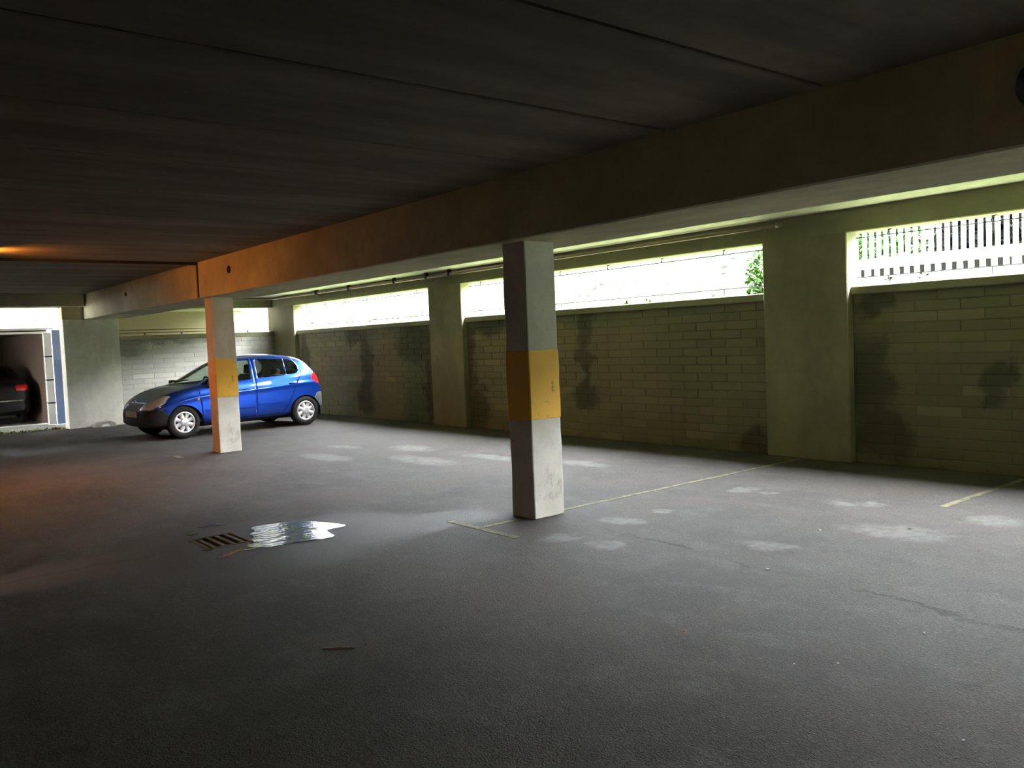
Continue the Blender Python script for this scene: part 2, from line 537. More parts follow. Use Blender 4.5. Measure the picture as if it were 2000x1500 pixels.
def column(x, label):
    hw = .145
    hd = .165
    o = empty('concrete_column', (x, 4.66, 0))
    tag(o, label, 'column', 'columns under the main beam')
    def rough_prism(z0, z1, grow, n):
        mb = MB()
        rnd = random.Random(int(abs(x) * 10 + z0 * 100))
        ring = []
        for i in range(n + 1):
            z = z0 + (z1 - z0) * i / n
            r = []
            for sx, sy in ((-1, -1), (1, -1), (1, 1), (-1, 1)):
                j = rnd.uniform(-.003, .003)
                r.append((sx * (hw + grow + j), sy * (hd + grow + j), z))
            ring.append(r)
        vs = [q for r in ring for q in r]
        fs = [(0, 3, 2, 1), tuple(4 * n + k for k in range(4))]
        for i in range(n):
            for k in range(4):
                fs.append((4 * i + k, 4 * i + (k + 1) % 4, 4 * i + 4 + (k + 1) % 4, 4 * i + 4 + k))
        return mb.add(vs, fs)
    build('shaft', rough_prism(0, ZB + .01, 0, 16), M['column'], o, bevel=.012, seg=2)
    b = build('painted_band', rough_prism(.82, 1.40, .004, 4), M['band'], o, bevel=.012, seg=2)
    b['label'] = 'yellow painted warning band'
    return o
column(-5.47, 'white concrete column with yellow band, nearest, in mid floor')
column(-12.58, 'white concrete column with yellow band standing in front of the blue car')

# ------------------------------------------------------------------ floor marks, drain, puddle, litter
def line_mat():
    t = NT('worn_yellow_line')
    p = t.pos()
    n = t.noise(p, 14, 6, .7)
    n2 = t.noise(p, 2.2, 4)
    wear = t.ramp(t.math('ADD', n, t.math('MULTIPLY', t.math('SUBTRACT', n2, .5), .7)), .40, .60)
    c = t.mix(wear, (0.22, 0.195, 0.11), (0.115, 0.108, 0.09))
    t.bump(t.noise(p, 70, 3), .5, .005)
    return t.fin(c, .8, 0, .2)
M['line'] = line_mat()
def floor_strip(name, label, quads, cat='marking', group=None):
    mb = MB()
    for a, b, c, d in quads:
        mb.box((a, c, 0.0), (b, d, .003))
    o = build(name, mb, M['line'])
    return tag(o, label, cat, group)
floor_strip('bay_line', 'thin worn yellow bay line running from the nearest column to the wall', [(-5.475, -5.425, 4.83, 8.55)], group='painted bay lines')
floor_strip('bay_line', 'faded yellow bay line at the right edge by the wall', [(-3.17, -3.11, 6.95, 8.6)], group='painted bay lines')
floor_strip('bay_mark', 'worn yellow T mark on the floor in front of the nearest column', [(-5.85, -4.95, 3.97, 4.04), (-5.48, -5.42, 4.04, 4.46)])
floor_strip('bay_mark', 'short yellow dash on the floor beside the column near the car', [(-12.75, -12.45, 3.90, 3.98)])

M['rust'] = simple('rusty_iron', (0.075, 0.045, 0.026), .75, .35, .4, .5, 14, .4)
gr = empty('drain_grate', ((GX0 + GX1) / 2, (GY0 + GY1) / 2, 0), math.radians(0))
tag(gr, 'rusty iron drain grate set in the floor beside the puddle', 'drain')
hx, hy = (GX1 - GX0) / 2, (GY1 - GY0) / 2
build('frame', MB().box((-hx, -hy, -.09), (hx, -hy + .03, .004)).box((-hx, hy - .03, -.09), (hx, hy, .004)).box((-hx, -hy + .03, -.09), (-hx + .03, hy - .03, .004)).box((hx - .03, -hy + .03, -.09), (hx, hy - .03, .004)), M['rust'], gr, bevel=.004)
for k in range(4):
    y = -hy + .03 + (k + .5) * (2 * hy - .06) / 4
    build('bar', MB().box((-hx + .03, y - .018, -.06), (hx - .03, y + .018, .002)), M['rust'], gr, bevel=.004)

t = NT('standing_water')
p = t.pos()
t.bump(t.noise(t.scale(p, (2.6, 1.0, 1)), 6, 4), .5, .012)
M['water'] = t.fin((0.012, 0.012, 0.012), .04, 0, .5)
PUDS = [[(487,1032),(505,1027),(530,1024),(560,1020),(600,1018),(640,1021),(665,1024),(679,1027),(655,1032),(636,1036),(646,1042),(657,1048),(632,1053),(600,1057),(570,1061),(540,1067),(510,1070),(488,1071),(480,1066),(500,1060),(486,1055),(498,1049),(484,1044),(500,1038)],
        [(362,1042),(368,1037),(386,1036),(388,1041),(376,1046),(364,1045)],
        [(384,1031),(396,1025),(412,1023),(440,1023),(440,1025),(414,1027),(394,1031)],
        [(366,1058),(378,1053),(396,1052),(398,1054),(380,1057),(370,1060)],
        [(392,1076),(406,1073),(418,1072),(417,1074),(404,1077)],
        [(420,1091),(432,1086),(448,1080),(462,1074),(484,1072),(500,1071),(498,1073),(474,1076),(458,1081),(444,1088),(430,1092)]]
def on_floor(px, py):
    d = (px - 1000) / FPX * r2 - (py - 750) / FPX * u2 + fw
    k = -CAMH / d.z
    return (d.x * k, d.y * k)
def smooth_poly(pts, it=2):
    for _ in range(it):
        o = []
        for i, a in enumerate(pts):
            b = pts[(i + 1) % len(pts)]
            o += [(a[0] * .75 + b[0] * .25, a[1] * .75 + b[1] * .25), (a[0] * .25 + b[0] * .75, a[1] * .25 + b[1] * .75)]
        pts = o
    return pts
pmb = MB()
for P_ in PUDS:
    pmb.prism(smooth_poly([on_floor(*q) for q in P_], 1), lambda a, b, d: (a, b, d), .0005, .003)
pud = build('puddle', pmb, M['water'])
tag(pud, 'shallow puddle of water around the drain grate reflecting the windows', 'puddle')

M['chip'] = simple('pale_chip', (0.55, 0.48, 0.44), .8)
M['pink'] = simple('pink_scrap', (0.62, 0.40, 0.36), .8)
def chip(name, x, y, s, mat, label, group=None, rz=None):
    mb = MB()
    rnd = random.Random(int((x * 7 + y * 13) * 100))
    n = 7
    top = []
    for k in range(n):
        a = 2 * math.pi * k / n
        r = s * rnd.uniform(.6, 1.1)
        top.append((r * math.cos(a), r * .6 * math.sin(a)))
    vs = [(a, b, 0) for a, b in top] + [(a * .8, b * .8, s * rnd.uniform(.25, .5)) for a, b in top]
    mb.add(vs, [tuple(range(n)), tuple(range(n, 2 * n))] + [(k, (k + 1) % n, (k + 1) % n + n, k + n) for k in range(n)])
    o = build(name, mb, mat)
    o.location = (x, y, .0)
    o.rotation_euler = (0, 0, rz if rz is not None else rnd.uniform(0, 6))
    return tag(o, label, 'litter', group)
chip('paper_scrap', -2.76, 3.28, .017, M['pink'], 'small pinkish scrap alone on the open floor right of the middle')
for x, y, s in ((-3.43, 5.62, .022), (-2.97, 6.06, .02), (-3.10, 4.49, .018), (-1.92, 4.04, .014), (-2.14, 3.28, .010), (-2.01, 3.42, .010), (-1.33, 3.08, .010), (-4.37, 3.21, .012)):
    chip('stone_chip', x, y, s, M['chip'], 'tiny pale stone chip lying loose on the asphalt', 'tiny stone chips on the floor')
tw = build('twig', MB().tube([(-3.87, 1.85, .004), (-3.80, 1.93, .006), (-3.76, 1.97, .004)], .004, 6), simple('dry_twig', (0.55, 0.46, 0.30), .8))
tag(tw, 'short dry twig on the floor in front of the drain', 'twig')

# broken lump at the foot of the end pier
lump = empty('concrete_lump', (XE + .20, 4.62, 0))
tag(lump, 'small grey broken concrete lump at the foot of the end pier', 'rubble')
build('lump_body', MB().prism([(-.22, 0), (-.20, .05), (-.12, .105), (.10, .12), (.20, .08), (.22, 0)], lambda a, b, d: (d, a, b), -.11, .11), simple('lump_concrete', (0.30, 0.28, 0.25), .9, var=.4, bump=.5), lump, bevel=.012, seg=2)
build('pale_inset', MB().prism([(-.09, .01), (-.07, .06), (.05, .075), (.08, .02)], lambda a, b, d: (d, a, b), .10, .125), simple('pale_plaster', (0.68, 0.66, 0.62), .8), lump, bevel=.006)

# ------------------------------------------------------------------ pipe under the outer slab
M['pipe'] = simple('old_pipe', (0.24, 0.19, 0.14), .45, .2, .5, .2)
pp = empty('service_pipe', (0, 0, 2.65))
tag(pp, 'long thin pipe hung high along the window wall', 'pipe')
pts = [(-5.58, 8.47, 0), (-12, 8.47, 0), (-19.2, 8.47, 0.03), (-19.45, 8.40, 0.03), (-19.52, 8.2, 0.03), (-19.52, 5.1, 0.02)]
build('pipe_run', MB().tube(pts, .024, 10), M['pipe'], pp, True)
build('pipe_end', MB().tube([(-5.62, 8.47, 0), (-5.55, 8.47, 0)], .027, 10), M['pipe'], pp, True)
for x in (-17.06, -15.61, -13.84, -12.75, -12.04):
    s = .05 if x == -17.06 else .028
    build('hanger', MB().box((x - s, 8.44, -.03), (x + s, 8.50, .08)), M['joint'], pp, bevel=.006)
build('conduit', MB().tube([(-19.5, 8.57, .03), (-9.0, 8.57, .03)], .012, 8), M['pipe'], pp, True)

# ------------------------------------------------------------------ wires strung across each opening
M['wire'] = simple('dark_wire', (0.02, 0.02, 0.02), .6, .3)
def wires(x0, x1, label):
    o = empty('tension_wire', ((x0 + x1) / 2, 8.76, SILL))
    tag(o, label, 'wire', 'wires strung in the window openings')
    h = (x1 - x0) / 2
    build('upper_wire', MB().tube([(-h, 0, .515), (0, 0, .51), (h, 0, .515)], .007, 6), M['wire'], o)
    build('lower_wire', MB().tube([(-h, 0, .09), (0, 0, .087), (h, 0, .09)], .007, 6), M['wire'], o)
    n = max(2, int(round((x1 - x0) / 1.0)))
    for k in range(n):
        x = -h + (k + .35) * (x1 - x0) / n
        c = build('clip', MB().tube([(x + .06, -.02, .575), (x + .01, -.01, .56), (x, 0, .535), (x, 0, .51)], .009, 6), M['wire'], o)
        build('clip', MB().tube([(x, 0, .085), (x, 0, .04), (x + .01, 0, -.0)], .006, 6), M['wire'], o)
    return o
wires(-18.5, -12.95, 'thin wires across the high window behind the blue car')
wires(-11.9, -5.92, 'thin wires across the high window behind the nearest column')
wires(-4.83, 1.28, 'thin wires across the rightmost high window in front of the pickets')
ewr = empty('tension_wire', (XE - .12, 6.8, SILL))
tag(ewr, 'thin wires across the end wall window above the car', 'wire', 'wires strung in the window openings')
for z, nm in ((.13, 'upper_wire'), (.065, 'lower_wire')):
    build(nm, MB().tube([(0, -1.7, z), (0, 1.75, z)], .008, 6), M['wire'], ewr)
for y in (-1.15, -.35, .45, 1.2):
    build('clip', MB().tube([(0, y, 0.0), (0, y, .07)], .018, 6), M['wire'], ewr)

# ------------------------------------------------------------------ lamps
def emis(name, col, st):
    t = NT(name)
    t.fin((0.8, 0.5, 0.3), .4)
    t.b.inputs['Emission Color'].default_value = (*col, 1)
    t.b.inputs['Emission Strength'].default_value = st
    return t.m
SOD = (1.0, 0.30, 0.035)
M['lampglass'] = emis('sodium_diffuser', SOD, 130.0)
M['lampglass2'] = emis('dim_sodium_diffuser', SOD, 18.0)
M['darkmetal'] = simple('dark_metal', (0.03, 0.03, 0.032), .5, .3)
def bulkhead(x, y, label, glass):
    o = empty('bulkhead_lamp', (x, y, ZC))
    tag(o, label, 'lamp', 'ceiling lamps')
    build('lamp_base', MB().lathe([(.001, 0), (.10, 0), (.10, -.025), (.09, -.03), (.001, -.03)], 24), M['darkmetal'], o, True)
    build('diffuser', MB().lathe([(.09, -.03), (.118, -.045), (.118, -.075), (.10, -.10), (.06, -.12), (.001, -.127)], 24), glass, o, True)
    for sx in (-1, 1):
        build('light_baffle', MB().box((sx * .16 - .006, -.16, -.17), (sx * .16 + .006, .16, 0)), M['darkmetal'], o)  # added side plates, keep the orange light from spreading along the beam
    return o
bulkhead(-11.75, 1.50, 'round orange sodium lamp on the ceiling by the plank joint', M['lampglass'])
bulkhead(2.6, 0.6, 'round dim orange lamp on the ceiling behind the viewer', M['lampglass2'])
fx = empty('beam_fitting', (-1.50, BY0, 2.56))
tag(fx, 'dark round fitting on the beam face at the right edge', 'fitting')
build('back_plate', MB().lathe([(.001, 0), (.12, 0), (.12, -.02), (.001, -.02)], 24, 'y'), M['darkmetal'], fx, True)
build('housing', MB().lathe([(.10, -.02), (.10, -.07), (.08, -.11), (.04, -.13), (.001, -.135)], 24, 'y'), M['darkmetal'], fx, True)
build('cable_gland', MB().tube([(.0, -.03, -.1), (0, -.03, -.17)], .02, 10), M['darkmetal'], fx, True)

# ------------------------------------------------------------------ outside, window side
M['grass'] = simple('grass_bank', (0.07, 0.10, 0.035), .9, var=.4, nsc=3)
gb = build('grass_bank', MB().box((-60, YO + .03, -.3), (40, 60, 1.74)), M['grass'])
tag(gb, 'green grass bank outside the windows', kind='structure')
M['white'] = simple('white_paint', (0.80, 0.81, 0.78), .5, var=.04)
M['palegreen'] = simple('pale_green_paint', (0.45, 0.52, 0.45), .5, var=.05)
M['shadeboard'] = simple('shade_black', (0.004, 0.004, 0.0035), 1.0, spec=0.0)  # near black, shade put into the colour
pf = empty('picket_fence', (-4.5, 12.0, 1.74))
tag(pf, 'white picket fence beyond the rightmost window', 'fence')
pk = MB().prism([(-.028, .62), (.028, .62), (.028, 1.55), (0, 1.60), (-.028, 1.55)], lambda a, b, d: (a, d, b), -.012, .012).mesh('picket')
pk.materials.append(M['white'])
k = 0
while -1.98 + k * .107 < 1.6:
    o = link('picket', pk, None, pf)
    o.location = (-1.98 + k * .107, random.uniform(-.004, .004), random.uniform(-.01, .01))
    k += 1
build('rail', MB().box((-2.05, .012, .62), (1.7, .05, .70)), M['white'], pf)
build('rail', MB().box((-2.05, .012, 1.30), (1.7, .05, 1.38)), M['white'], pf)
build('shade_board', MB().box((-2.05, .0, 0), (1.7, .04, .60)), M['shadeboard'], pf)  # added dark sheet in place of the shaded area below the pickets
lr = empty('low_railing', (-3.9, 10.2, 1.74))
tag(lr, 'low pale railing with square gaps just outside the rightmost window', 'railing')
build('bottom_rail', MB().box((-1.75, -.02, .16), (1.9, .02, .335)), M['white'], lr)
build('top_rail', MB().box((-1.75, -.02, .435), (1.9, .02, .56)), M['white'], lr)
bl = MB().box((-.028, -.012, .33), (.028, .012, .44)).mesh('baluster')
bl.materials.append(M['palegreen'])
for k in range(29):
    o = link('baluster', bl, None, lr)
    o.location = (-1.70 + k * .123, 0, 0)
for x in (-1.6, 0.1, 1.8):
    build('post', MB().box((x - .03, .02, 0), (x + .03, .07, .5)), M['white'], lr)

def leaf_cloud(rnd, n, fn, size):
    mb = MB()
    for _ in range(n):
        p = Vector(fn(rnd))
        a = Vector((rnd.gauss(0, 1), rnd.gauss(0, 1), rnd.gauss(0, .6))).normalized()
        b = a.cross(Vector((rnd.gauss(0, 1), rnd.gauss(0, 1), rnd.gauss(0, 1)))).normalized()
        s = size * rnd.uniform(.6, 1.3)
        mb.add([p - a * s, p + b * s * .45 + a * s * .1, p + a * s, p - b * s * .45 + a * s * .1], [(0, 1, 2, 3)])
    return mb
def leafmat(name, col):
    t = NT(name)
    rnd = t.node('ShaderNodeNewGeometry').outputs['Random Per Island']
    c = t.mix(rnd, tuple(v * .5 for v in col), tuple(v * 1.5 for v in col))
    t.put(t.b.inputs['Transmission Weight'], 0.0)
    return t.fin(c, .8, 0, .05)
M['leaf'] = leafmat('hedge_leaf', (0.004, 0.005, 0.003))
M['leafb'] = leafmat('weed_leaf', (0.012, 0.030, 0.005))
M['dry'] = leafmat('dry_leaf', (0.02, 0.018, 0.012))
M['stem'] = simple('stem_bark', (0.03, 0.022, 0.015), .9)
rnd = random.Random(3)
def bush(name, x, y, z, rx, ry, rz, n, size, mat, label, cat, group=None):
    o = empty(name, (x, y, z))
    tag(o, label, cat, group)
    def fn(r):
        while True:
            q = (r.uniform(-1, 1), r.uniform(-1, 1), r.uniform(-1, 1))
            if q[0] ** 2 + q[1] ** 2 + q[2] ** 2 < 1:
                return (q[0] * rx, q[1] * ry, rz + q[2] * rz)
    f = build('foliage', leaf_cloud(rnd, n, fn, size), mat, o)
    st = MB()
    for k in range(4):
        st.tube([(rnd.uniform(-.2, .2) * rx, 0, 0), (rnd.uniform(-.5, .5) * rx, rnd.uniform(-.3, .3) * ry, rz * 1.3)], .006 + .01 * rz, 5)
    build('stems', st, M['stem'], o)
    return o
bush('garden_shrub', -4.95, 13.1, 1.74, 1.0, .75, .95, 6000, .085, M['leaf'], 'dark leafy shrub behind the white pickets, rightmost', 'shrub', 'shrubs behind the picket fence')
bush('garden_shrub', -6.70, 13.0, 1.74, .62, .6, .80, 2200, .06, M['leafb'], 'green leafy shrub behind the left end of the white pickets', 'shrub', 'shrubs behind the picket fence')
bush('garden_shrub', -6.74, 9.75, 1.74, .14, .25, .40, 420, .045, M['leafb'], 'narrow green shrub at the right end of the long middle window', 'shrub')
bush('weed', -8.55, 9.12, 1.74, .14, .08, .13, 60, .035, M['leafb'], 'small green weed at the sill of the long middle window', 'weed', 'weeds outside the window sills')
bush('weed', -8.15, 9.12, 1.74, .10, .08, .14, 40, .035, M['leafb'], 'second small green weed at the sill of the long middle window', 'weed', 'weeds outside the window sills')
bush('weed', -4.70, 9.2, 1.74, .10, .06, .14, 60, .03, M['dry'], 'greyish dry weed at the left end of the rightmost window sill', 'weed', 'weeds outside the window sills')
bush('weed', -4.36, 9.25, 1.74, .12, .06, .15, 60, .03, M['dry'], 'brownish dry weed further along the rightmost window sill', 'weed', 'weeds outside the window sills')

# hedge added along the bank; height and length set to block low sky
hg = empty('sky_block_hedge', (-16, 16.2, 1.74))
tag(hg, 'long pale green hedge added along the bank to block low sky', 'hedge')
M['hedge'] = leafmat('pale_hedge_leaf', (0.085, 0.105, 0.070))
core = MB()
nx, nz = 200, 10
hv = []
for i in range(nx + 1):
    for j in range(nz + 1):
        z = (3.0 + .35 * math.sin(i * .31) + .25 * math.sin(i * .83 + 1)) * j / nz
        bulge = .25 * math.sin(math.pi * j / nz) if j < nz else -.25
        hv.append((-26 + 72 * i / nx, -bulge + rnd.uniform(-.08, .08), z + (rnd.uniform(-.12, .12) if j == nz else 0)))
hf = [(i * (nz + 1) + j, (i + 1) * (nz + 1) + j, (i + 1) * (nz + 1) + j + 1, i * (nz + 1) + j + 1) for i in range(nx) for j in range(nz)]
nb = len(hv)
hv += [(x, 1.0 + rnd.uniform(-.05, .05), z) for x, y, z in hv]
hf += [tuple(k + nb for k in reversed(q)) for q in hf]
hf += [(i * (nz + 1) + nz, (i + 1) * (nz + 1) + nz, (i + 1) * (nz + 1) + nz + nb, i * (nz + 1) + nz + nb) for i in range(nx)]
build('hedge_core', core.add(hv, hf), simple('hedge_mass', (0.08, 0.10, 0.065), .9, var=.3, nsc=9), hg)
tag(build('foliage', leaf_cloud(rnd, 16000, lambda r: (r.uniform(-26, 46), r.uniform(-.38, .1), r.uniform(0, 3.5)), .08), M['hedge'], hg), kind='stuff')

# ------------------------------------------------------------------ outside, end side: yard, stair flank, carport
M['yard'] = simple('yard_concrete', (0.22, 0.21, 0.19), .9, nsc=2, var=.25)
yd = build('yard_ground', MB().box((-60, -40, -.3), (XE - .25, YO + .03, -.01)), M['yard'])
tag(yd, 'grey concrete yard beyond the way out', kind='structure')
M['cream'] = simple('cream_render', (0.17, 0.15, 0.075), .85, var=.06, nsc=2)
sf = empty('stair_flank', (-21.75, 4.9, 0))
tag(sf, 'cream rendered stair flank seen through the end window', 'building')
build('flank_wall', MB().prism([(0, 0), (2.55, 0), (2.80, 1.97), (3.95, 2.60), (4.9, 3.02), (4.9, 4.6), (0, 4.6)], lambda a, b, d: (d, a, b), -.25, 0), M['cream'], sf, bevel=.01)
build('band_course', MB().box((0, -.02, 2.52), (.03, 3.8, 2.60)), simple('pale_band', (0.3, 0.28, 0.16), .8, var=.05), sf)

nh = empty('sky_block_house', (-31, -2, 0))  # added wall, covers bright sky beyond the carport to dim the way out
tag(nh, 'pale house wall added beyond the carport roof to dim the sky', 'building')
build('house_wall', MB().box((-.3, -14, -.01), (0, 16, 5.2)), simple('pale_house_render', (0.27, 0.265, 0.25), .9, var=.05), nh)
build('eaves', MB().box((-.5, -14.3, 5.2), (.35, 16.3, 5.4)), simple('eaves_paint', (0.3, 0.29, 0.27), .8), nh)

M['carportdark'] = simple('brown_lining', (0.085, 0.055, 0.035), .85, var=.3, nsc=2)
M['bluepaint'] = simple('faded_blue_paint', (0.16, 0.22, 0.42), .6, var=.15)
cp = empty('carport', (-21.75, 0, 0))
tag(cp, 'low dark carport with white fascia beyond the way out', 'building')
build('back_wall', MB().box((-6.0, -3.0, 0), (-5.9, 4.0, 2.1)), M['carportdark'], cp)
build('side_wall', MB().box((-6.0, 3.98, 0), (-.1, 4.06, 2.1)), M['carportdark'], cp)
build('side_wall', MB().box((-6.0, -3.06, 0), (-.1, -2.98, 2.1)), M['carportdark'], cp)
build('roof', MB().box((-6.05, -3.1, 2.10), (-.05, 4.08, 2.17)), M['carportdark'], cp)
build('fascia', MB().box((-.05, -3.1, 2.065), (.0, 4.08, 2.115)), M['white'], cp)
build('fascia', MB().box((-.05, -3.1, 2.145), (.03, 4.20, 2.195)), M['white'], cp)
build('kerb', MB().box((-.05, -3.0, -.01), (.12, 3.95, .03)), M['white'], cp, bevel=.01)
dp = empty('door_post', (-21.62, 4.06, 0))
tag(dp, 'white jointed door post at the right side of the carport', 'post')
for k in range(4):
    z0, z1 = (0, .50, 1.02, 1.55)[k], (.49, 1.01, 1.54, 2.08)[k]
    build('post_section', MB().box((-.06, -.10, z0), (.06, .06, z1)), M['white'], dp, bevel=.012, seg=2)
for z in (.495, 1.015, 1.545):
    build('hinge_band', MB().box((-.055, -.095, z - .02), (.065, .062, z + .012)), M['darkmetal'], dp)
bp = empty('blue_panel', (-21.55, 4.26, 0))
tag(bp, 'faded blue panel between the white post and the end pier', 'panel')
build('panel_sheet', MB().box((-.03, -.134, 0), (.03, .11, 1.455)), M['bluepaint'], bp, bevel=.006)
build('panel_sheet', MB().box((-.03, -.134, 1.455), (.03, .11, 2.14)), simple('pale_blue_paint', (0.26, 0.34, 0.60), .6), bp, bevel=.006)
build('edge_strip', MB().box((-.04, .11, 0), (.04, .30, 2.14)), M['plain'], bp)
wf = empty('wire_frame', (-21.85, 3.93, 2.17))
tag(wf, 'small wire frame standing on top of the carport corner', 'frame')
for pts in ([(0, -.06, 0), (0, -.02, .40)], [(0, .12, 0), (0, .14, .40)], [(0, -.02, .40), (0, .14, .40)], [(0, -.05, .2), (0, .13, .2)]):
    build('wire', MB().tube(pts, .008, 6), M['darkmetal'], wf)
def fn(r): return (r.uniform(-.06, .06), r.uniform(-1.3, .9), abs(r.gauss(0, .02)))
ms = build('moss_strip', leaf_cloud(rnd, 500, fn, .03), leafmat('moss_leaf', (0.16, 0.20, 0.04)))
ms.location = (XE - .28, 3.05, 0)
tag(ms, 'green moss and weeds along the threshold of the way out', 'moss', kind='stuff')

# ------------------------------------------------------------------ cars
def paint(name, col, metal=.55):
    t = NT(name)
    n = t.noise(t.objco(), 900, 1)
    c = t.mix(t.ramp(n, .3, .7), tuple(v * .85 for v in col), tuple(min(1, v * 1.15) for v in col))
    t.fin(c, .33, metal, .5)
    t.b.inputs['Coat Weight'].default_value = .9
    t.b.inputs['Coat Roughness'].default_value = .04
    return t.m
def glassmat(name, tint):
    t = NT(name)
    tr = t.node('ShaderNodeBsdfTransparent')
    tr.inputs[0].default_value = (*tint, 1)
    gl = t.node('ShaderNodeBsdfGlossy')
    gl.inputs['Roughness'].default_value = .02
    gl.inputs['Color'].default_value = (1, 1, 1, 1)
    fr = t.node('ShaderNodeFresnel')
    fr.inputs[0].default_value = 1.5
    mx = t.node('ShaderNodeMixShader')
    t.t.links.new(fr.outputs[0], mx.inputs[0])
    t.t.links.new(tr.outputs[0], mx.inputs[1])
    t.t.links.new(gl.outputs[0], mx.inputs[2])
    t.t.links.new(mx.outputs[0], t.out.inputs[0])
    return t.m
M['blue'] = paint('blue_car_paint', (0.008, 0.065, 0.47), .75)
M['blackpaint'] = simple('black_car_paint', (0.006, 0.006, 0.007), .45, 0, .25)
M['glass'] = glassmat('car_glass', (0.62, 0.70, 0.66))
M['plastic'] = simple('black_plastic', (0.018, 0.018, 0.02), .55, var=.2)
M['rubber'] = simple('tyre_rubber', (0.016, 0.016, 0.016), .8, spec=.3)
M['silver'] = simple('silver_cover', (0.62, 0.63, 0.65), .35, .4, .5, .05)
M['seat'] = simple('seat_fabric', (0.035, 0.036, 0.04), .9)
M['chrome'] = simple('chrome', (0.75, 0.75, 0.75), .12, 1.0)
t = NT('lamp_lens'); M['lens'] = t.fin((0.55, 0.55, 0.54), .2, .1, .8)
t = NT('amber_lens'); M['amber'] = t.fin((0.80, 0.26, 0.03), .18, .0, .8)
t = NT('red_lens'); M['red'] = t.fin((0.55, 0.015, 0.02), .15, .0, .8)
M['plate'] = simple('number_plate', (0.75, 0.75, 0.72), .4, var=.03)

def sm(xs, ys):
    """monotone-ish smooth interpolation through control points"""
    xs, ys = np.array(xs, float), np.array(ys, float)
    d = np.diff(ys) / np.diff(xs)
    m = np.zeros(len(xs))
    m[0], m[-1] = d[0], d[-1]
    for i in range(1, len(xs) - 1):
        m[i] = 0 if d[i - 1] * d[i] <= 0 else 2 * d[i - 1] * d[i] / (d[i - 1] + d[i])
    def f(x):
        x = min(max(x, xs[0]), xs[-1])
        i = min(int(np.searchsorted(xs, x, 'right')) - 1, len(xs) - 2)
        h = xs[i + 1] - xs[i]
        s = (x - xs[i]) / h
        return float((2 * s ** 3 - 3 * s ** 2 + 1) * ys[i] + (s ** 3 - 2 * s ** 2 + s) * h * m[i] + (-2 * s ** 3 + 3 * s ** 2) * ys[i + 1] + (s ** 3 - s ** 2) * h * m[i + 1])
    return f

def body_mesh(P):
    ztop, zbelt, ymax, zbot = sm(*P['top']), sm(*P['belt']), sm(*P['wide']), sm(*P['bot'])
    x_end = P['stations'][-1]
    rings = []
    for x in P['stations']:
        ym, zb, zt = ymax(x), zbot(x), ztop(x)
        sh = P['shift'](x)
        ze = ztop(x + sh)                                   # edge of screens sits back of the centre line
        zbl = min(zbelt(x), zt - .05)
        hgt = max(0.0, min(ze, zt) - zbl)
        cabin = min(1.0, max(0.0, (hgt - .05) / .25))
        z7 = zbl + max(.012, hgt - .085 * cabin - .012)
        z8 = zbl + max(.024, hgt - .040 * cabin - .004)
        z9 = min(zt - .004, max(z8 + .006, zt - .014 - .3 * (zt - min(ze, zt))))
        y6 = .945 * ym
        y7 = min(y6 - .03, y6 - .02 - .33 * (z7 - zbl))
        y8 = y7 - (.055 + .03 * (1 - cabin))
        H = zbl - zb
        half = [(0, zb), (.60 * ym, zb), (.93 * ym, zb + .03), (.985 * ym, zb + .12 * H / .75), (ym, zb + .30 * H), (.994 * ym, zb + .56 * H), (.986 * ym, zb + .70 * H), (1.006 * ym, zb + .765 * H), (.980 * ym, zb + .81 * H), (.966 * ym, zb + .92 * H),
                (y6, zbl), (y7, z7), (y8, z8), (.5 * y8, z9), (0, zt)]
        full = [(y, z) for y, z in half] + [(-y, z) for y, z in reversed(half[1:-1])]
        rings.append([(x, y, z) for y, z in full])
    n = len(rings[0])
    vs = [q for r in rings for q in r]
    fs = []
    for i in range(len(rings) - 1):
        for k in range(n):
            k2 = (k + 1) % n
            fs.append((i * n + k, i * n + k2, (i + 1) * n + k2, (i + 1) * n + k))
    m = n // 2
    for base, flip in ((0, False), ((len(rings) - 1) * n, True)):
        # close the ends with strips across the width
        for k in range(m):
            a, b = base + k, base + k + 1
            c, d = base + (n - k - 1) % n, base + (n - k) % n
            q = (a, b, c, d)
            q = tuple(dict.fromkeys(q))
            if len(q) >= 3:
                fs.append(q)
    me = MB().add(vs, fs).mesh('body_cage')
    o = bpy.data.objects.new('body_cage', me)
    COL.objects.link(o)
    md = o.modifiers.new('s', 'SUBSURF')
    md.levels = md.render_levels = 2
    dg = bpy.context.evaluated_depsgraph_get()
    ev = bpy.data.meshes.new_from_object(o.evaluated_get(dg))
    bpy.data.objects.remove(o)
    bpy.data.meshes.remove(me)
    return ev

